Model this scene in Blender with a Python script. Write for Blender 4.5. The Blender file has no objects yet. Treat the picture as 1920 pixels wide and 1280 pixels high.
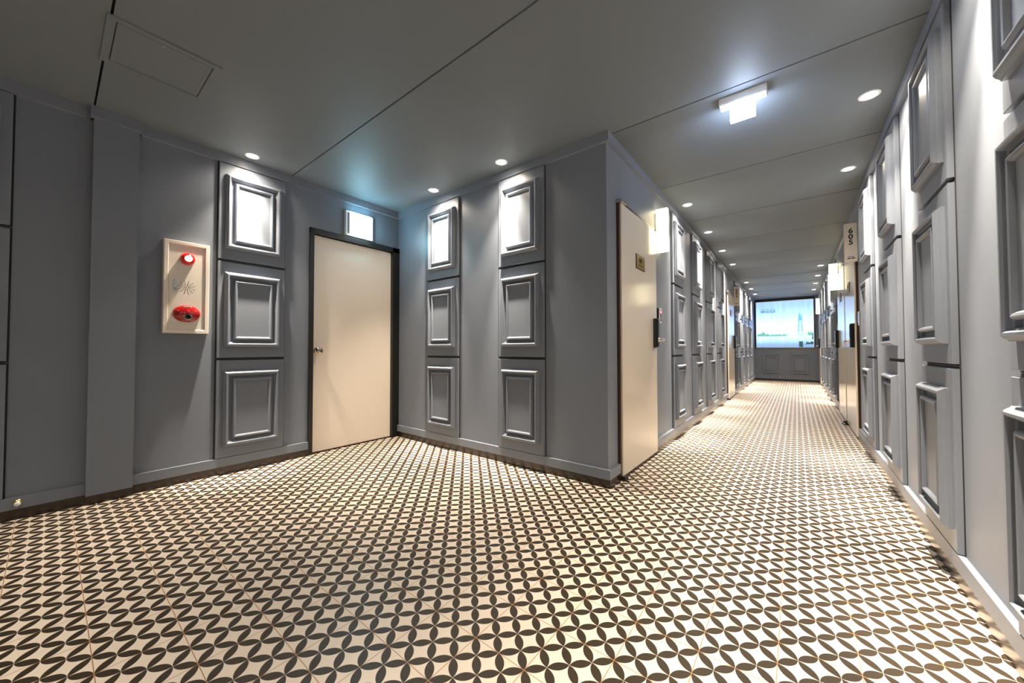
import bpy, math, random
from mathutils import Matrix, Vector
random.seed(7)
S = bpy.context.scene
COL = S.collection
PI = math.pi

# ------------------------------------------------------------------ camera
cam_d = bpy.data.cameras.new('camera'); cam = bpy.data.objects.new('camera', cam_d); COL.objects.link(cam)
cam_d.sensor_width = 36.0; cam_d.lens = 680.68/1920*36.0; cam_d.clip_start = 0.02
cam.location = (0.6607, -1.0987, 0.9660)
Rr = ((0.78688881, 0.61709349, -0.00127401), (-0.0142477, 0.01610395, -0.99976881), (-0.61693031, 0.78672504, 0.02146418))
cam.rotation_euler = Matrix(((Rr[0][0], -Rr[1][0], -Rr[2][0]), (Rr[0][1], -Rr[1][1], -Rr[2][1]), (Rr[0][2], -Rr[1][2], -Rr[2][2]))).to_euler()
S.camera = cam
# ------------------------------------------------------------------ world / exposure
w = bpy.data.worlds.new('world'); S.world = w; w.use_nodes = True
w.node_tree.nodes['Background'].inputs[0].default_value = (0.05, 0.055, 0.06, 1)
S.view_settings.view_transform = 'Standard'; S.view_settings.look = 'None'
S.view_settings.gamma = 1.0; S.view_settings.use_curve_mapping = False
S.view_settings.exposure = 0.56
LAMP_W = 540.0          # narrow beam of each ceiling downlight
LAMP_FIELD = 200.0      # its field around the beam
LAMP_SPILL = 21.0       # its wide spill
TILT = 4.0              # gimbals turned a little towards the wall they wash
LAMP_COL = (1.0, 0.865, 0.70)

# ------------------------------------------------------------------ place dimensions (metres)
XL, YB, XC, XR, H, YE, YK = -2.871, 1.326, -0.387, 1.186, 2.508, 12.60, -3.30

# ------------------------------------------------------------------ materials
def mat(name, col, rough=0.5, metal=0.0, spec=0.5, emit=None, estr=0.0, coat=0.0, bump=0.0, bscale=60.0, vary=0.0, ior=None):
    m = bpy.data.materials.new(name); m.use_nodes = True
    nt = m.node_tree; b = nt.nodes['Principled BSDF']
    b.inputs['Base Color'].default_value = (*col, 1); b.inputs['Roughness'].default_value = rough
    b.inputs['Metallic'].default_value = metal; b.inputs['Specular IOR Level'].default_value = spec
    b.inputs['Coat Weight'].default_value = coat; b.inputs['Coat Roughness'].default_value = 0.08
    if ior: b.inputs['IOR'].default_value = ior
    if emit:
        b.inputs['Emission Color'].default_value = (*emit, 1); b.inputs['Emission Strength'].default_value = estr
    if bump: b.inputs['Diffuse Roughness'].default_value = 1.0
    if bump or vary:
        tc = nt.nodes.new('ShaderNodeNewGeometry')
        nz = nt.nodes.new('ShaderNodeTexNoise'); nz.inputs['Scale'].default_value = bscale; nz.inputs['Detail'].default_value = 4
        nt.links.new(tc.outputs['Position'], nz.inputs['Vector'])
        if bump:
            bp = nt.nodes.new('ShaderNodeBump'); bp.inputs['Strength'].default_value = bump; bp.inputs['Distance'].default_value = 0.002
            nt.links.new(nz.outputs['Fac'], bp.inputs['Height']); nt.links.new(bp.outputs['Normal'], b.inputs['Normal'])
        if vary:
            n2 = nt.nodes.new('ShaderNodeTexNoise'); n2.inputs['Scale'].default_value = 2.2; n2.inputs['Detail'].default_value = 3
            nt.links.new(tc.outputs['Position'], n2.inputs['Vector'])
            mr = nt.nodes.new('ShaderNodeMapRange'); mr.inputs['To Min'].default_value = 1-vary; mr.inputs['To Max'].default_value = 1+vary
            nt.links.new(n2.outputs['Fac'], mr.inputs['Value'])
            mx = nt.nodes.new('ShaderNodeMix'); mx.data_type = 'RGBA'; mx.blend_type = 'MULTIPLY'; mx.inputs['Factor'].default_value = 1
            mx.inputs['A'].default_value = (*col, 1); nt.links.new(mr.outputs['Result'], mx.inputs['B'])
            nt.links.new(mx.outputs['Result'], b.inputs['Base Color'])
    return m

M = {}
M['paint'] = mat('blue_grey_paint', (0.200, 0.224, 0.268), 0.42, spec=0.35, bump=0.12, bscale=220, vary=0.06)
M['ceil'] = mat('grey_ceiling_paint', (0.165, 0.187, 0.206), 0.6, spec=0.2, bump=0.08, bscale=150, vary=0.05)
M['joint'] = mat('dark_joint', (0.012, 0.012, 0.013), 0.7)
M['black'] = mat('black_satin', (0.010, 0.009, 0.008), 0.35)
M['base'] = mat('dark_bronze_skirting', (0.020, 0.010, 0.005), 0.24, spec=0.6)
M['cream'] = mat('cream_door', (0.78, 0.69, 0.58), 0.34, spec=0.4)
M['gloss'] = mat('cream_gloss_door', (0.72, 0.65, 0.55), 0.15, spec=0.7, ior=1.6)
M['bronze'] = mat('bronze_frame', (0.10, 0.06, 0.04), 0.28, metal=0.8)
M['steel'] = mat('steel', (0.55, 0.53, 0.50), 0.22, metal=1)
M['nickel'] = mat('nickel', (0.55, 0.47, 0.38), 0.10, metal=1)
M['brass'] = mat('brass', (0.75, 0.50, 0.20), 0.25, metal=1)
M['plate'] = mat('brass_plate', (0.42, 0.30, 0.12), 0.38, metal=0.7)
M['blackgloss'] = mat('black_gloss_plastic', (0.008, 0.010, 0.009), 0.12)
M['white'] = mat('white_plastic', (0.72, 0.71, 0.69), 0.35)
M['signw'] = mat('cream_sign_plastic', (0.84, 0.76, 0.64), 0.35)
M['cab'] = mat('ivory_steel', (0.72, 0.65, 0.56), 0.4)
M['red'] = mat('red_plastic', (0.33, 0.006, 0.006), 0.15, coat=0.5)
M['redlens'] = mat('red_lens', (0.62, 0.01, 0.015), 0.15, coat=0.5)
M['ink'] = mat('black_ink', (0.008, 0.008, 0.008), 0.5)
M['greyink'] = mat('grey_ink', (0.25, 0.23, 0.18), 0.5, emit=(1, .93, .75), estr=0.55)
M['lens'] = mat('lamp_lens', (1, 1, 1), 0.3, emit=(1.0, 0.90, 0.76), estr=22)
M['signlit'] = mat('lit_sign_face', (0.9, 0.9, 0.85), 0.4, emit=(1.0, 0.86, 0.50), estr=5.0)
M['exitlit'] = mat('lit_exit_panel', (0.9, 0.9, 0.9), 0.3, emit=(0.62, 0.75, 1.0), estr=48)
M['emlit'] = mat('lit_emergency_face', (0.9, 0.9, 0.9), 0.3, emit=(0.38, 0.80, 1.0), estr=30)
M['strobelit'] = mat('lit_strobe_core', (1, 0.7, 0.7), 0.3, emit=(1, 0.45, 0.42), estr=3.0)
M['led'] = mat('red_led', (1, 0.1, 0.1), 0.3, emit=(1, 0.10, 0.16), estr=3.0)

# floor: cream tiles with a printed lattice of dark petals and thin grout
def floor_material():
    m = bpy.data.materials.new('petal_tile'); m.use_nodes = True
    nt = m.node_tree; N = nt.nodes; L = nt.links; b = N['Principled BSDF']
    g = N.new('ShaderNodeNewGeometry'); sp = N.new('ShaderNodeSeparateXYZ'); L.new(g.outputs['Position'], sp.inputs[0])
    def mth(op, a, c=None):
        n = N.new('ShaderNodeMath'); n.operation = op
        for i, v in enumerate((a, c)):
            if v is None: continue
            if isinstance(v, (int, float)): n.inputs[i].default_value = v
            else: L.new(v, n.inputs[i])
        return n.outputs[0]
    a = 0.2
    x, y = sp.outputs[0], sp.outputs[1]
    u = mth('MULTIPLY', mth('ADD', x, y), 2/a); v = mth('MULTIPLY', mth('SUBTRACT', y, x), 2/a)
    def cen(q):      # distance from the nearest cell centre line, signed
        return mth('SUBTRACT', mth('FRACT', q), 0.5)
    def near(q):     # distance to the nearest integer line
        return mth('ABSOLUTE', mth('SUBTRACT', mth('FRACT', mth('ADD', q, 0.5)), 0.5))
    def lens(p, q):
        s = cen(p)
        arc = mth('SQRT', mth('SUBTRACT', 0.5, mth('MULTIPLY', s, s)))
        return mth('SUBTRACT', mth('SUBTRACT', arc, 0.506), near(q))
    d = mth('MAXIMUM', lens(u, v), lens(v, u))
    petal = mth('MINIMUM', mth('MAXIMUM', mth('ADD', mth('MULTIPLY', d, 60.0), 0.5), 0.0), 1.0)
    gx = near(mth('MULTIPLY', x, 1/a)); gy = near(mth('MULTIPLY', y, 1/a))
    grout = mth('LESS_THAN', mth('MINIMUM', gx, gy), 0.0062)
    nz = N.new('ShaderNodeTexNoise'); nz.inputs['Scale'].default_value = 9; nz.inputs['Detail'].default_value = 5
    L.new(g.outputs['Position'], nz.inputs['Vector'])
    def mix(f, A, B, bt='MIX'):
        n = N.new('ShaderNodeMix'); n.data_type = 'RGBA'; n.blend_type = bt
        for k, v2 in (('Factor', f), ('A', A), ('B', B)):
            if isinstance(v2, tuple): n.inputs[k].default_value = v2
            elif isinstance(v2, float): n.inputs[k].default_value = v2
            else: L.new(v2, n.inputs[k])
        return n.outputs['Result']
    cream = mix(nz.outputs['Fac'], (0.59, 0.51, 0.425, 1), (0.65, 0.565, 0.475, 1))
    dark = mix(nz.outputs['Fac'], (0.022, 0.0145, 0.0072, 1), (0.033, 0.022, 0.011, 1))
    c = mix(petal, cream, dark)
    c = mix(grout, c, (0.30, 0.16, 0.075, 1))
    L.new(c, b.inputs['Base Color'])
    b.inputs['Roughness'].default_value = 0.42; b.inputs['Specular IOR Level'].default_value = 0.35
    return m
M['floor'] = floor_material()

# lightbox print: sky over water
def print_material():
    m = bpy.data.materials.new('backlit_print'); m.use_nodes = True
    nt = m.node_tree; N = nt.nodes; L = nt.links; b = N['Principled BSDF']
    tc = N.new('ShaderNodeTexCoord'); sp = N.new('ShaderNodeSeparateXYZ'); L.new(tc.outputs['Object'], sp.inputs[0])
    mr = N.new('ShaderNodeMapRange'); mr.inputs['From Min'].default_value = 0.0; mr.inputs['From Max'].default_value = 1.40
    L.new(sp.outputs[2], mr.inputs['Value'])
    cr = N.new('ShaderNodeValToRGB'); L.new(mr.outputs['Result'], cr.inputs[0])
    e = cr.color_ramp.elements
    e[0].position = 0.0; e[0].color = (0.07, 0.17, 0.33, 1); e[1].position = 1.0; e[1].color = (0.20, 0.33, 0.55, 1)
    for p_, c_ in ((0.07, (0.10, 0.22, 0.40, 1)), (0.15, (0.25, 0.45, 0.70, 1)), (0.22, (0.38, 0.64, 1.1, 1)), (0.45, (0.50, 0.84, 1.7, 1)), (0.62, (0.38, 0.70, 1.5, 1)), (0.78, (0.26, 0.46, 0.80, 1)), (0.90, (0.20, 0.36, 0.66, 1))):
        q = e.new(p_); q.color = c_
    wv = N.new('ShaderNodeTexNoise'); wv.inputs['Scale'].default_value = 3.0
    mp = N.new('ShaderNodeMapping'); mp.inputs['Scale'].default_value = (4.5, 1, 0.35)
    L.new(tc.outputs['Object'], mp.inputs[0]); L.new(mp.outputs[0], wv.inputs['Vector'])
    st = N.new('ShaderNodeMapRange'); st.inputs['To Min'].default_value = 0.9; st.inputs['To Max'].default_value = 1.7
    L.new(wv.outputs['Fac'], st.inputs['Value'])
    b.inputs['Base Color'].default_value = (0.3, 0.35, 0.4, 1); b.inputs['Roughness'].default_value = 0.25
    L.new(cr.outputs[0], b.inputs['Emission Color']); L.new(st.outputs['Result'], b.inputs['Emission Strength'])
    return m
M['print'] = print_material()
M['p_tower'] = mat('print_tower', (0.1, 0.2, 0.25), 0.3, emit=(0.12, 0.42, 0.62), estr=1.0)
M['p_pale'] = mat('print_pale_stone', (0.2, 0.3, 0.3), 0.3, emit=(0.42, 0.78, 0.80), estr=1.0)
M['p_hill'] = mat('print_foliage', (0.1, 0.2, 0.15), 0.3, emit=(0.12, 0.36, 0.34), estr=1.0)
M['p_lite'] = mat('print_bank', (0.2, 0.3, 0.2), 0.3, emit=(0.45, 0.75, 0.50), estr=1.0)
M['p_dark'] = mat('print_dark', (0.02, 0.04, 0.05), 0.3, emit=(0.02, 0.06, 0.08), estr=1.0)
M['p_ink'] = mat('print_lettering', (0.02, 0.06, 0.08), 0.4, emit=(0.03, 0.12, 0.16), estr=1.0)

# ------------------------------------------------------------------ mesh helpers
class MB:
    def __init__(s): s.v = []; s.f = []
    def box(s, x0, x1, y0, y1, z0, z1):
        n = len(s.v)
        s.v += [(x0,y0,z0),(x1,y0,z0),(x1,y1,z0),(x0,y1,z0),(x0,y0,z1),(x1,y0,z1),(x1,y1,z1),(x0,y1,z1)]
        s.f += [tuple(n+i for i in q) for q in ((0,3,2,1),(4,5,6,7),(0,1,5,4),(1,2,6,5),(2,3,7,6),(3,0,4,7))]
        return s
    def rings(s, rings, cap0=False, cap1=True, close=False):
        n = len(s.v); k = len(rings[0])
        for r in rings: s.v += [tuple(p) for p in r]
        for i in range(len(rings)-1):
            for j in range(k):
                a, b = n+i*k+j, n+i*k+(j+1)%k
                s.f.append((a, b, b+k, a+k))
        if cap0: s.f.append(tuple(n+j for j in reversed(range(k))))
        if cap1: s.f.append(tuple(n+(len(rings)-1)*k+j for j in range(k)))
        return s
    def rect_profile(s, x0, x1, z0, z1, prof, cap=True, y=0.0):
        # rectangular loops facing -y: prof = [(inset, height)]
        s.rings([[(x0+i, y-h, z0+i), (x1-i, y-h, z0+i), (x1-i, y-h, z1-i), (x0+i, y-h, z1-i)] for i, h in prof], cap1=cap)
        return s
    def lathe_y(s, cx, cz, prof, n=24, y=0.0, sx=1.0, sz=1.0):
        # circular loops about an axis along -y: prof = [(radius, height)]
        s.rings([[(cx+sx*r*math.cos(t), y-h, cz+sz*r*math.sin(t)) for t in [2*PI*i/n for i in range(n)]] for r, h in prof])
        return s
    def lathe_z(s, cx, cy, prof, n=28, cap=True):
        # prof = [(radius, z)] going downward faces out
        s.rings([[(cx+r*math.cos(t), cy-r*math.sin(t), z) for t in [2*PI*i/n for i in range(n)]] for r, z in prof], cap1=cap)
        return s
    def poly(s, pts, y0, y1):
        # extruded outline in the local x-z plane, front face at y0
        n = len(s.v); k = len(pts)
        s.v += [(p[0], y0, p[1]) for p in pts]+[(p[0], y1, p[1]) for p in pts]
        s.f.append(tuple(n+i for i in range(k))); s.f.append(tuple(n+k+i for i in reversed(range(k))))
        for i in range(k):
            j = (i+1) % k
            s.f.append((n+j, n+i, n+k+i, n+k+j))
        return s
    def build(s, name, m, parent=None, smooth=False):
        me = bpy.data.meshes.new(name); me.from_pydata(s.v, [], s.f); me.update()
        me.materials.append(M[m])
        o = bpy.data.objects.new(name, me); COL.objects.link(o)
        if smooth:
            for p in me.polygons: p.use_smooth = True
        if parent: o.parent = parent
        return o

def chamfer_box(x0, x1, z0, z1, d, c=0.003, y=0.0):
    return MB().rect_profile(x0, x1, z0, z1, [(0, 0), (0, d-c), (c*0.3, d-c*0.3), (c, d)], y=y)

def structure(o): o['kind'] = 'structure'; return o
def thing(name, label, cat, loc, rz=0.0, group=None, kind=None):
    o = bpy.data.objects.new(name, None); COL.objects.link(o); o.location = loc; o.rotation_euler = (0, 0, rz)
    o.empty_display_size = 0.05
    if kind: o['kind'] = kind
    else: o['label'] = label; o['category'] = cat
    if kind and label: o['label'] = label
    if group: o['group'] = group
    return o
def copy_tree(o, parent=None):
    c = o.copy(); COL.objects.link(c)
    if parent: c.parent = parent
    for ch in list(o.children): copy_tree(ch, c)
    return c
# wall frames: local +x runs to the viewer's right along the wall, local -y comes out of it
ROT = {'left': PI/2, 'front': 0.0, 'right': -PI/2, 'end': 0.0, 'corr': PI/2}
def wpos(wall, u, z=0.0, d=0.0):
    return {'left': (XL+d, u, z), 'corr': (XC+d, u, z), 'right': (XR-d, u, z), 'front': (u, YB-d, z), 'end': (u, YE-d, z)}[wall]

def text_mesh(name, body, size, m, parent, x, y, z, bold=0.0, spacing=1.0, line=1.0, align='CENTER', depth=0.0008):
    cu = bpy.data.curves.new('tmp_text', 'FONT'); cu.body = body; cu.size = size; cu.extrude = depth; cu.offset = bold
    cu.align_x = align; cu.align_y = 'CENTER'; cu.space_character = spacing; cu.space_line = line
    t = bpy.data.objects.new('tmp_text', cu); COL.objects.link(t)
    dg = bpy.context.evaluated_depsgraph_get(); dg.update()
    me = bpy.data.meshes.new_from_object(t.evaluated_get(dg))
    bpy.data.objects.remove(t); bpy.data.curves.remove(cu)
    me.transform(Matrix.Translation((x, y, z)) @ Matrix.Rotation(PI/2, 4, 'X'))
    me.name = name; me.materials.clear(); me.materials.append(M[m])
    o = bpy.data.objects.new(name, me); COL.objects.link(o); o.parent = parent
    return o

# ------------------------------------------------------------------ downlights (fixture and its lamp)
LP = []
def downlight(x, y, label, power=1.0, aim=(0, 0)):
    t = thing('downlight', label, 'ceiling light', (x, y, H), group='recessed ceiling downlights')
    MB().lathe_z(0, 0, [(0.052, -0.0005), (0.052, -0.003), (0.049, -0.005), (0.042, -0.005), (0.037, -0.003), (0.036, -0.0015)], cap=False).build('trim_ring', 'white', t, smooth=True)
    MB().lathe_z(0, 0, [(0.036, -0.0008), (0.034, -0.0022), (0.020, -0.0032)]).build('lamp_lens', 'lens', t, smooth=True)
    for nm, e, ang in (('lamp_beam', LAMP_W, 30), ('lamp_field', LAMP_FIELD, 74), ('lamp_spill', LAMP_SPILL, 150)):
        ld = bpy.data.lights.new(nm, 'SPOT'); ld.energy = e*power; ld.color = LAMP_COL
        ld.spot_size = math.radians(ang); ld.spot_blend = 1.0; ld.shadow_soft_size = 0.022
        lo = bpy.data.objects.new(nm, ld); COL.objects.link(lo); lo.parent = t; lo.location = (0, 0, -0.03)
        if nm == 'lamp_beam': lo.rotation_euler = (math.radians(TILT*aim[1]), math.radians(-TILT*aim[0]), 0)
    return t
nth = ['first', 'second', 'third', 'fourth', 'fifth', 'sixth', 'seventh', 'eighth', 'ninth']
downlight(-2.728, -0.124, 'small round downlight above the wall panels beside the fire alarm cabinet', aim=(-1, 0))
downlight(-2.085, 1.176, 'small round downlight above the panel column nearest the inner corner', aim=(0, 1))
downlight(-1.233, 1.176, 'small round downlight above the panel column nearest the outer corner', aim=(0, 1))
for i, y in enumerate((3.09, 4.245, 5.40, 6.57, 8.85, 9.98, 11.13)):
    downlight(-0.236, y, 'small round downlight, %s from the camera along the left side of the corridor' % nth[i], power=1.2, aim=(-1, 0))
for i, y in enumerate((1.955, 3.10, 7.68, 8.85, 9.98, 11.13)):
    downlight(1.030, y, 'small round downlight, %s from the camera along the right side of the corridor' % nth[i], power=1.2, aim=(1, 0))
for i, (x, y) in enumerate(((1.040, 0.80), (1.040, -0.355), (1.040, -1.51), (1.04, -2.6))):  # those behind the camera are unseen, added for more ambient light
    downlight(x, y, 'small round downlight beside the right wall, %s of the unseen ones' % nth[i], power=1.35, aim=(1, 0))
for i, (x, y) in enumerate(((-0.5, -1.9), (-1.7, -1.9), (-1.1, -2.8), (-2.3, -2.8))):  # unseen lamps added to raise the ambient light on the lobby floor
    downlight(x, y, 'small round fill downlight added in the lobby behind the camera, %s from the corridor' % nth[i], power=0.42)

# ------------------------------------------------------------------ structure: floor, ceiling, walls
structure(MB().box(XL-.1, XR+.1, YK-.1, YE+.1, -.08, 0).build('floor', 'floor'))
cm = MB()
jy = [-0.945+1.1555*k for k in range(-2, 12)]
edges = [YK-.1]+jy+[YE+.1]
for k in range(len(edges)-1):
    a = edges[k]+(0.005 if k else 0); b = edges[k+1]-(0.005 if k < len(edges)-2 else 0)
    if b-a < 0.02: continue
    cm.box(XL-.1, XR+.1, a, b, H, H+.02)
ceil = structure(cm.build('ceiling', 'ceil'))
structure(MB().box(XL-.1, XR+.1, YK-.1, YE+.1, H+.02, H+.08).build('ceiling_joint_backing', 'joint'))
DU0, DU1, DZ = 0.403, 1.245, 2.045      # lobby door opening
structure(MB().box(XL-.12, XL, YK, DU0, 0, H).box(XL-.12, XL, DU1, YB, 0, H).box(XL-.12, XL, DU0, DU1, DZ, H).build('wall_left', 'paint'))
structure(MB().box(XL-.12, XC, YB, YB+.12, 0, H).build('wall_front', 'paint'))
structure(MB().box(XC-.12, XC, YB+.12, YE, 0, H).build('wall_corridor_left', 'paint'))
structure(MB().box(XR, XR+.12, YK, YE, 0, H).build('wall_right', 'paint'))
structure(MB().box(XC-.12, XR+.12, YE, YE+.12, 0, H).build('wall_end', 'paint'))
structure(MB().box(XL-.12, XR+.12, YK-.12, YK, 0, H).build('wall_back', 'paint'))
# pilaster on the left wall
pl = MB().box(XL, XL+.05, -.945, -.742, .055, H)
structure(pl.build('wall_pilaster', 'paint'))

CR = 0.027; PL = 0.022
def run(wall, u0, u1, e0=0, e1=0):
    """crown strip, plinth and black skirting along part of a wall (local frame)"""
    side = {'left': 'left', 'front': 'front', 'corr': 'corridor_left', 'right': 'right', 'end': 'end'}[wall]
    def place(o): o.location = wpos(wall, 0); o.rotation_euler = (0, 0, ROT[wall]); structure(o); return o
    s = -1 if wall == 'right' else 1
    a, b = (u0, u1) if s == 1 else (-u1, -u0)
    return place, side, a, b
def crown(wall, u0, u1):
    place, side, a, b = run(wall, u0, u1)
    place(MB().box(a, b, -CR, 0, 2.437, H).build('trim_1', 'paint'))
def skirt(wall, u0, u1):
    place, side, a, b = run(wall, u0, u1)
    place(MB().box(a, b, -PL, 0, .060, .126).build('baseboard_%s_upper' % side, 'paint'))
    place(MB().box(a, b, -PL+.001, 0, 0, .060).build('baseboard_%s' % side, 'base'))
crown('left', YK, -.945); crown('left', -.742, YB-CR); crown('front', XL, XC+CR); crown('corr', YB, YE); crown('right', YK, YE); crown('end', XC, XR)
structure(MB().box(XL, XL+.07, -.960, -.727, 2.437, H).build('trim_2', 'paint'))
structure(MB().box(XL, XL+.050, -.946, -.741, 0, .055).build('baseboard_pilaster', 'base'))
skirt('left', YK, -.946); skirt('left', -.741, .369); skirt('front', XL, XC+PL); skirt('end', XC, XR)
D601, D602, D605, D606, D607 = (1.50, 2.39), (6.82, 7.70), (4.20, 5.20), (5.26, 6.26), (11.48, 12.36)
skirt('corr', YB, D601[0]); skirt('corr', D601[1], D602[0]); skirt('corr', D602[1], YE)
skirt('right', YK, D605[0]); skirt('right', D606[1], D607[0]); skirt('right', D607[1], YE)

# ------------------------------------------------------------------ moulded wall panels
BW, BH = 0.465, 0.753
proto = {}
def panel_parts(t, w_, h_):
    key = (w_, h_)
    if key not in proto:
        hw = w_/2; T = 0.022
        bb = MB().rect_profile(-hw, hw, 0, h_, [(0, 0), (0, T-.002), (.002, T)])
        sg = MB().box(-hw-.008, hw+.008, -.0022, 0, -.0085, h_+.0085)  # dark plate whose colour stands for the shade in the grooves
        om = MB()
        mi, mt = 0.040, 0.084
        ox0, ox1, oz0, oz1 = -hw+mi, hw-mi, mt, h_-mt
        om.rect_profile(ox0, ox1, oz0, oz1, [(0, T-.001), (0, T+.013), (.004, T+.016), (.010, T+.027), (.016, T+.033), (.024, T+.033), (.029, T+.027), (.031, T+.016), (.037, T+.012), (.040, T+.002), (.040, T-.001)], cap=False)
        im = MB(); q = 0.060
        ix0, ix1, iz0, iz1 = ox0+q, ox1-q, oz0+q, oz1-q
        im.rect_profile(ix0, ix1, iz0, iz1, [(0, T-.001), (0, T+.020), (.003, T+.026), (.009, T+.030), (.016, T+.028), (.021, T+.022), (.023, T+.018), (.023, T+.006)], cap=False)
        cp = MB().rect_profile(ix0+.022, ix1-.022, iz0+.022, iz1-.022, [(0, T-.001), (0, T+.016)])
        out = []
        for nm, mb in (('shadow_gap', sg), ('backing_board', bb), ('outer_moulding', om), ('inner_moulding', im), ('centre_panel', cp)):
            o = mb.build(nm, 'joint' if nm == 'shadow_gap' else 'paint', t); out.append(o)
        proto[key] = out
    else:
        for s in proto[key]:
            o = s.copy(); COL.objects.link(o); o.parent = t
ROWS = (('bottom', .130), ('middle', .903), ('top', 1.677))
def column(wall, u0, where, group):
    for rn, z in ROWS:
        t = thing('moulded_panel', '%s blue-grey moulded panel, %s' % (rn, where), 'wall panel', wpos(wall, u0+BW/2, z), ROT[wall], group)
        panel_parts(t, BW, BH)
column('left', -1.712, 'column at the far left, beyond the plain pilaster', 'moulded panels on the left wall')
column('left', -.302, 'column between the fire alarm cabinet and lobby door', 'moulded panels on the left wall')
column('front', -2.343, 'column nearest the inner corner by the lobby door', 'moulded panels between side door and corridor')
column('front', -1.372, 'column nearest the outer corner of the corridor', 'moulded panels between side door and corridor')
for i, y in enumerate((2.99, 3.94, 4.87, 5.80)):
    column('corr', y, '%s column past the lit sign 601, corridor left side' % nth[i], 'moulded panels between rooms 601 and 602')
for i, y in enumerate((8.00, 8.95, 9.90, 10.88)):
    column('corr', y, '%s column past the sign 602, corridor left side' % nth[i], 'moulded panels past room 602')
for i, y in enumerate((.215, 1.20, 2.17, 3.15)):
    column('right', y, '%s column from the camera on the right wall' % nth[i], 'moulded panels before room 605')
for i, y in enumerate((6.80, 7.72, 8.64, 9.56, 10.48)):
    column('right', y, '%s column past the paired doors on the right wall' % nth[i], 'moulded panels on the right wall past the paired doors')
for u, s in ((-.165, 'left'), (.512, 'right')):
    t = thing('moulded_panel', 'low wide-framed blue-grey panel under the lit bridge picture, the %s one' % s, 'wall panel', wpos('end', u+.19, .235), 0, 'panels under the bridge picture')
    for nm, a in (('outer_moulding', 0), ('inner_moulding', .075)):
        MB().rect_profile(-.19+a, .22-a, a, .57-a, [(0, 0), (0, .016), (.006, .030), (.014, .030), (.026, .012), (.030, 0)], cap=False).build(nm, 'paint', t)

# ------------------------------------------------------------------ lobby door (in the left wall)
d1 = thing('door_1', 'plain cream door in a black frame under the lit emergency light', 'door', wpos('left', 0), ROT['left'], kind='structure')
fr = MB()
fr.box(.370, DU0+.004, -.022, .09, 0, 2.095); fr.box(DU1-.004, YB-.003, -.022, .09, 0, 2.095); fr.box(.370, YB-.003, -.022, .09, DZ, 2.096)
fr.build('door_frame', 'black', d1)
lf = MB().rect_profile(DU0+.006, DU1-.006, .012, DZ-.004, [(0, 0), (0, .038), (.002, .040)], y=.055)
lf.build('door_leaf', 'cream', d1)
MB().box(DU0, DU1, .01, .09, 0, .010).build('threshold', 'bronze', d1)
kn = MB().lathe_y(.458, .955, [(.034, 0), (.034, .004), (.028, .008), (.014, .010), (.012, .024), (.020, .030), (.029, .040), (.031, .050), (.028, .060), (.018, .066), (.006, .067)], n=28, y=.015)
k = kn.build('door_knob', 'nickel', d1, smooth=True); k['label'] = 'round polished nickel knob'
MB().lathe_y(.458, .955, [(.007, 0), (.007, .002), (.004, .003)], n=14, y=.015-.0665).build('keyhole', 'black', k)

# ------------------------------------------------------------------ corridor doors
def digital_lock(parent, u, s, z=.98):
    """black keypad lock; s=+1 lever side to the viewer's right along local x"""
    b = MB().rect_profile(u-.034, u+.034, z, z+.262, [(0, 0), (0, .026), (.004, .034), (.010, .038)])
    o = b.build('digital_lock', 'blackgloss', parent); o.location.y = -.032
    MB().rect_profile(u-.022, u+.022, z+.11, z+.245, [(0, .036), (0, .0395), (.001, .040)]).build('keypad', 'blackgloss', o)
    h = MB().lathe_y(u, z+.068, [(.018, .036), (.018, .046), (.011, .050), (.010, .085), (.008, .088)], n=18)
    h.rings([[(u+s*x, -(.074+r*math.sin(a)), z+.068+.011*math.cos(a)) for a in [2*PI*i/12 for i in range(12)]] for x, r in ((-.012, .008), (0, .011), (.095, .009), (.105, .005))], cap0=True)
    h.build('lever_handle', 'steel', o, smooth=True)
    return o
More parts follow.
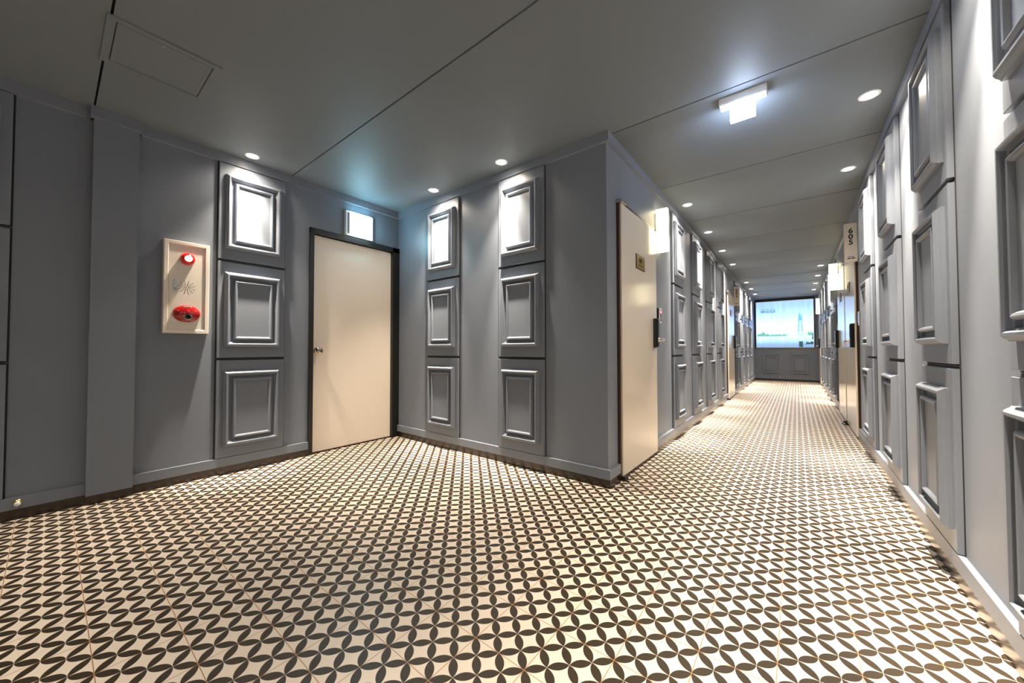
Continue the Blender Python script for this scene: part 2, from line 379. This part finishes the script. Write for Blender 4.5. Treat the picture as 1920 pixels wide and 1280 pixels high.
def room_door(name, label, wall, rng, hinge, number):
    """door standing slightly proud of the wall; hinge = which end of the leaf (in y) carries the pivots: 'near' or 'far'"""
    y0, y1 = rng; cy = (y0+y1)/2; w_ = y1-y0
    t = thing(name, label, 'door', wpos(wall, cy), ROT[wall], kind='structure')
    s = 1 if wall == 'corr' else -1         # local +x = +y on the left wall, -y on the right wall
    def X(y): return s*(y-cy)
    def span(a, b): return (min(X(a), X(b)), max(X(a), X(b)))
    fw = .022
    f = MB()
    a, b = span(y0, y0+fw); f.box(a, b, -.020, 0, 0, 2.085)
    a, b = span(y1-fw, y1); f.box(a, b, -.020, 0, 0, 2.085)
    a, b = span(y0, y1); f.box(a, b, -.020, 0, 2.063, 2.085)
    f.build('door_frame', 'bronze', t)
    a, b = span(y0+fw+.003, y1-fw-.003)
    MB().rect_profile(a, b, .030, 2.058, [(0, 0), (0, .029), (.003, .032)]).build('door_leaf', 'gloss', t)
    MB().box(a, b, -.016, 0, 0, .026).build('threshold', 'bronze', t)
    hy = y0+.035 if hinge == 'near' else y1-.035
    ly = y1-fw-.075 if hinge == 'near' else y0+fw+.075
    hx = X(hy)
    MB().rect_profile(hx-.045, hx+.045, 2.054, 2.078, [(0, 0), (0, .048), (.004, .052)]).build('top_pivot', 'steel', t)
    MB().rect_profile(hx-.030, hx+.030, .004, .034, [(0, 0), (0, .050), (.006, .056)]).build('bottom_pivot', 'black', t)
    digital_lock(t, X(ly), 1 if (X(hy) < X(ly)) == False else -1)
    pc = X(cy-.02 if hinge == 'near' else cy+.02)
    p = MB().rect_profile(pc-.105, pc+.105, 1.622, 1.742, [(0, .030), (0, .036), (.002, .038)]).build('number_plaque', 'bronze', t)
    p['label'] = 'brass number plaque'
    MB().rect_profile(pc-.097, pc+.097, 1.630, 1.734, [(0, .037), (0, .0385), (.001, .039)]).build('plaque_face', 'plate', p)
    if number:
        text_mesh('plaque_number', number, .055, 'ink', p, pc, -.0395, 1.696, bold=.0012)
    MB().box(pc-.055, pc-.008, -.0396, -.038, 1.650, 1.658).box(pc+.002, pc+.055, -.0396, -.038, 1.650, 1.658).build('small_print', 'ink', p)
    return t
room_door('door_2', 'glossy cream door of room 601 with brass plaque', 'corr', D601, 'near', '601')
room_door('door_3', 'glossy cream door beside the unlit sign 602', 'corr', D602, 'near', '602')
room_door('door_4', 'glossy cream door beside the unlit sign 605', 'right', D605, 'far', '605')
room_door('door_5', 'glossy cream door paired with and beyond door 605', 'right', D606, 'near', '604')
room_door('door_6', 'glossy cream door at the far right end of the corridor', 'right', D607, 'far', None)

# ------------------------------------------------------------------ projecting room signs
def room_sign(label, wall, y, z0, number, lit, h=.405, wd=.100, th=.055, wordmark=True):
    """slim box standing out from the wall; its broad faces look along the corridor"""
    s = 1 if wall == 'corr' else -1
    base = XC if wall == 'corr' else XR
    t = thing('room_sign', label, 'room sign', (base+s*.012, y, z0), 0, 'projecting room number signs')
    x0, x1 = (0, wd) if s == 1 else (-wd, 0)
    body = MB()
    c = .003
    body.rings([[(x0+i, yy, i2), (x1-i, yy, i2), (x1-i, yy, h-i2), (x0+i, yy, h-i2)] for i, i2, yy in ((c, c, th), (0, 0, th-c), (0, 0, c), (c, c, 0))], cap0=True)
    body.build('sign_box', 'signlit' if lit else 'signw', t)
    MB().box(x0 if s == 1 else x1-.001, (x0+.001) if s == 1 else x1, .008, th-.008, .02, h-.02).build('edge_strip', 'steel', t)
    MB().box(*((-.012, 0) if s == 1 else (0, .012)), .012, th-.012, .03, h-.03).build('wall_bracket', 'steel', t)
    cx = (x0+x1)/2
    if number:
        for i, ch in enumerate(number):
            text_mesh('digit', ch, .072, 'greyink' if lit else 'ink', t, cx, -.001, h-.085-i*.060, bold=.0005 if lit else .0022)
    if wordmark and not lit:
        text_mesh('lettering', 'HOTEL', .016, 'ink', t, cx, -.001, .046, bold=.0006)
        MB().box(cx-.030, cx-.002, -.0012, 0, .026, .035).box(cx+.002, cx+.032, -.0012, 0, .026, .035).build('small_print', 'ink', t)
    return t
room_sign('brightly lit narrow box sign reading 601 beside the near left door', 'corr', 2.44, 1.885, '601', True)
room_sign('unlit cream box sign reading 602 on the corridor left side', 'corr', 7.86, 1.885, '602', False)
room_sign('unlit cream box sign reading 605 on the right wall', 'right', 4.09, 1.885, '605', False)
room_sign('brightly lit box sign with no readable number beyond the paired doors', 'right', 6.42, 1.885, None, True)
room_sign('brightly lit box sign at the far right end beside the bridge picture', 'right', 11.35, 1.885, None, True)

# ------------------------------------------------------------------ card readers
def reader(label, wall, y, z, led=True):
    t = thing('card_reader', label, 'card reader', wpos(wall, y, z), ROT[wall], 'card readers beside the room doors')
    MB().rect_profile(-.032, .032, 0, .142, [(0, 0), (0, .014), (.002, .018)]).build('back_case', 'blackgloss', t)
    MB().rect_profile(-.032, .032, 0, .142, [(0, .018), (0, .024), (.004, .027)]).build('face_rim', 'white', t)
    MB().rect_profile(-.020, .020, .014, .128, [(0, .026), (0, .0275), (.001, .028)]).build('touch_face', 'blackgloss', t)
    if led:
        MB().rect_profile(-.017, .017, .094, .116, [(0, .0275), (0, .029)]).build('led', 'led', t)
        MB().rect_profile(-.006, .006, .044, .054, [(0, .0275), (0, .0287)]).build('indicator', 'white', t)
reader('small black and white card reader with glowing red light beside door 601', 'corr', 2.515, 1.215)
reader('small black and white card reader on the grey wall before door 605', 'right', 4.00, 1.205, led=False)
reader('small card reader just past the paired doors on the right wall', 'right', 6.40, 1.205, led=False)

# ------------------------------------------------------------------ fire alarm cabinet
ca = thing('fire_alarm_cabinet', 'ivory wall cabinet with red strobe and red push-button alarm', 'fire alarm', wpos('left', -.485, 1.085), ROT['left'])
CW, CH = .1265, .665
MB().rect_profile(-CW, CW, 0, CH, [(0, 0), (0, .042), (.003, .046), (.022, .046), (.026, .042), (.028, .034)], cap=False).build('cabinet_frame', 'cab', ca)
MB().rect_profile(-CW+.027, CW-.027, .027, CH-.027, [(0, .010), (0, .0365), (.002, .038)]).build('cabinet_door', 'cab', ca)
MB().box(-CW+.01, CW-.01, -.03, 0, .01, CH-.01).build('cabinet_back', 'black', ca)
def ell(cx, cz, prof, sx, sz, name, m, par, n=32): return MB().lathe_y(cx, cz, prof, n=n, sx=sx, sz=sz).build(name, m, par, smooth=True)
st = ell(0, .540, [(.043, .037), (.043, .052), (.040, .062), (.031, .074), (.022, .078)], 1, 1, 'strobe_light', 'redlens', ca); st['label'] = 'glowing red strobe lens'
ell(0, .540, [(.022, .077), (.021, .082), (.014, .087), (.005, .089)], 1, 1, 'strobe_core', 'strobelit', st)
MB().rect_profile(-.074, -.056, .300, .384, [(0, .037), (0, .0405), (.001, .041)]).build('latch', 'steel', ca)
MB().lathe_y(-.065, .318, [(.006, .040), (.006, .044), (.004, .045)], n=16).build('latch_lock', 'nickel', ca)
gr = MB()
gx, gz = -.003, .334
for ring, cnt in ((0, 1), (.012, 6), (.023, 10), (.034, 12), (.046, 12)):
    for k in range(cnt):
        a = 2*PI*(k+.5*(ring > .03))/cnt
        gr.lathe_y(gx+ring*math.cos(a), gz+ring*math.sin(a), [(.0030, .0375), (.0030, .0384), (.001, .0385)], n=8)
g_ = gr.build('speaker_grille', 'ink', ca); g_['kind'] = 'stuff'; g_['label'] = 'sunburst of small black speaker holes'
pb = ell(0, .142, [(.078, .037), (.078, .044), (.074, .056), (.062, .068), (.040, .078), (.018, .081)], 1, .80, 'alarm_push_plate', 'red', ca, 40); pb['label'] = 'domed oval red alarm push plate'
ell(.002, .118, [(.021, .070), (.021, .080), (.018, .083), (.010, .081)], 1, .85, 'push_button', 'black', pb, 24)
ell(.002, .118, [(.024, .068), (.024, .080), (.021, .081)], 1, .85, 'button_ring', 'steel', pb, 24)
ell(.002, .156, [(.012, .076), (.011, .083), (.006, .085)], 1, 1, 'indicator_lens', 'redlens', pb, 18)
MB().rect_profile(-.022, .022, .182, .194, [(0, .062), (0, .0715), (.001, .072)]).build('name_strip', 'white', pb)
MB().box(-.017, -.007, -.0726, -.071, .185, .191).box(-.004, .005, -.0726, -.071, .185, .191).box(.008, .017, -.0726, -.071, .185, .191).build('small_print', 'red', pb)

# ------------------------------------------------------------------ emergency light over the lobby door
el = thing('emergency_light', 'glowing white box light on the wall above the lobby door', 'emergency light', wpos('left', .845, 2.104), ROT['left'])
MB().rect_profile(-.150, .145, 0, .248, [(0, 0), (0, .030), (.004, .034), (.012, .034)]).build('housing', 'white', el)
MB().rect_profile(-.118, .118, .010, .240, [(0, .033), (0, .050), (.004, .056), (.010, .058)]).build('lit_face', 'emlit', el)
MB().box(-.1195, -.1180, -.050, -.033, .014, .236).build('seam', 'ink', el)
for z_ in (.07, .16): MB().lathe_y(.134, z_, [(.004, .033), (.004, .036), (.002, .0365)], n=12).build('screw', 'steel', el)

# ------------------------------------------------------------------ exit light hanging from the corridor ceiling
ex = thing('exit_light', 'white ceiling box with a glowing square panel hanging below it', 'exit light', (.424, 1.435, H))
MB().rings([[(-.122+i, j, z), (.122-i, j, z), (.122-i, .075-j, z), (-.122+i, .075-j, z)] for i, j, z in ((0, 0, 0), (0, 0, -.036), (.004, .004, -.044))]).build('housing', 'white', ex)
exn = MB(); exn.box(-.064, .064, .024, .050, -.150, -.043); exn.build('lit_panel', 'exitlit', ex)
for a_ in (-.088, .070): MB().box(a_, a_+.018, .020, .054, -.050, -.043).build('panel_clip', 'white', ex)
for x_ in (-.104, .104):
    MB().lathe_z(x_, .037, [(.005, -.043), (.005, -.0455), (.003, -.046)], n=12).build('screw', 'steel', ex)

# ------------------------------------------------------------------ ceiling access hatch
hx, hy, hs = -2.005, -.748, .212
ha = thing('access_hatch', 'square grey access hatch in the lobby ceiling at upper left', 'access hatch', (hx, hy, H))
def zrect(prof, cap):
    mb = MB(); mb.rings([[(-hs+i, hs-i, z), (hs-i, hs-i, z), (hs-i, -hs+i, z), (-hs+i, -hs+i, z)] for i, z in prof], cap1=cap); return mb
zrect([(0, -.0005), (0, -.006), (.002, -.008), (.030, -.008), (.032, -.003), (.032, -.0006)], False).build('hatch_frame', 'ceil', ha)
zrect([(.0355, -.0004), (.0355, -.005), (.038, -.0065), (.050, -.0065), (.052, -.0055)], True).build('hatch_door', 'ceil', ha)
zrect([(.030, -.0002), (.037, -.0003)], False).build('hatch_gap', 'joint', ha)
for y_ in (-.02, .09): MB().lathe_z(hs-.046, y_, [(.006, -.006), (.006, -.010), (.003, -.011)], n=12).build('hatch_catch', 'steel', ha)

# ------------------------------------------------------------------ backlit bridge picture on the end wall
PX0, PX1, PZ0, PZ1 = -.335, 1.065, 1.005, 2.425
pw, ph = PX1-PX0, PZ1-PZ0
pc = thing('lightbox_picture', 'large backlit picture of a river bridge on the end wall', 'lightbox', (PX0, YE, PZ0), 0)
MB().box(-.035, 0, -.05, 0, -.004, ph+.07).box(0, pw, -.05, 0, ph, ph+.07).box(pw, pw+.02, -.05, 0, -.004, ph+.07).build('outer_frame', 'black', pc)
MB().rect_profile(0, pw, 0, ph, [(0, 0), (0, .048), (.010, .048), (.010, .040)], cap=False).build('inner_frame', 'white', pc)
MB().rect_profile(.009, pw-.009, .009, ph-.009, [(0, .020), (0, .042)]).build('printed_face', 'print', pc)
def pr(name, m, polys, d=.0435, lab=None):
    mb = MB()
    for P in polys: mb.poly([(a*pw, b*ph) for a, b in P], -d, -.0415)
    o = mb.build(name, m, pc)
    if lab: o['label'] = lab
    return o
def hill(x0, x1, zb, zt, n, amp, seed):
    random.seed(seed)
    return [(x0, zb)]+[(x1, zb)]+[(x1-(x1-x0)*i/n, zt+amp*(random.random()-.5)) for i in range(n+1)]
pr('far_bank', 'p_lite', [hill(.02, .60, .245, .295, 18, .02, 3), hill(.84, .985, .27, .33, 8, .03, 5)])
pr('trees', 'p_hill', [hill(.02, .24, .245, .315, 14, .07, 4)+[]], .0440)
pr('trees', 'p_hill', [hill(.24, .54, .245, .280, 16, .035, 8)], .0442)
pr('trees', 'p_hill', [hill(.90, .985, .25, .315, 7, .05, 9)], .0440)
pr('bridge_cable', 'p_pale', [[(.30, .315), (.50, .37), (.72, .565), (.72, .572), (.50, .376), (.30, .320)], [(.80, .565), (.985, .50), (.985, .51), (.80, .575)], [(.86, .53), (.985, .485), (.985, .49), (.86, .54)]], .0438)
pr('bridge_tower', 'p_tower', [[(.735, .33), (.745, .60), (.742, .63), (.755, .70), (.765, .715), (.768, .75), (.772, .715), (.785, .695), (.790, .64), (.800, .69), (.806, .69), (.812, .61), (.808, .57), (.820, .33)]], .0442)
pr('tower_stone', 'p_pale', [[(.752, .33), (.760, .56), (.795, .56), (.803, .33)], [(.722, .235), (.725, .31), (.832, .31), (.835, .235)]], .0446)
pr('tower_reflection', 'p_dark', [[(.750, .012), (.752, .13), (.815, .13), (.817, .012)]], .0442)
pr('foreground_rocks', 'p_dark', [hill(.87, .985, .07, .12, 7, .04, 12), [(.96, .17), (.985, .17), (.985, .33), (.972, .27)], [(.83, .068), (.88, .066), (.88, .075), (.84, .078)]], .0448)
text_mesh('title_lettering', 'Hammersmith', .064, 'p_ink', pc, .225*pw, -.0440, .835*ph, bold=-.0002)
text_mesh('title_lettering', 'BRIDGE', .100, 'p_ink', pc, .225*pw, -.0440, .780*ph, bold=.0025, spacing=1.12)
MB().box(.10*pw, .35*pw, -.044, -.042, .752*ph, .755*ph).build('title_rule', 'p_ink', pc)

# ------------------------------------------------------------------ door stops
def stop_ball(label, wall, u, z, m='brass', sc=1.0):
    t = thing('door_stop', label, 'door stop', wpos(wall, u, z, PL), ROT[wall], 'round door stops')
    MB().lathe_y(0, 0, [(.017*sc, 0), (.017*sc, .004), (.013*sc, .007), (.007*sc, .010), (.006*sc, .030)], n=20).build('stop_base', m, t, smooth=True)
    MB().lathe_y(0, 0, [(.006*sc, .028), (.011*sc, .031), (.013*sc, .040), (.011*sc, .048), (.004*sc, .051)], n=20).build('rubber_tip', 'white', t, smooth=True)
stop_ball('small brass and white door stop on the skirting left of the pilaster', 'left', -1.195, .098)
stop_ball('small door stop on the skirting under the bridge picture', 'end', .26, .108)
fl = thing('floor_door_stop', 'small black floor door stop between the paired right-hand doors', 'door stop', (XR-.045, 5.20, 0), 0)
MB().lathe_z(0, 0, [(.034, 0), (.034, .006), (.030, .009)][::-1], n=20, cap=False).build('stop_plate', 'steel', fl)
MB().rings([[(r*math.cos(a)*1.2, r*math.sin(a), z) for a in [2*PI*i/16 for i in range(16)]] for r, z in ((.034, .002), (.034, .010), (.022, .022), (.020, .045), (.014, .052))], cap0=True).build('rubber_buffer', 'black', fl, smooth=False)
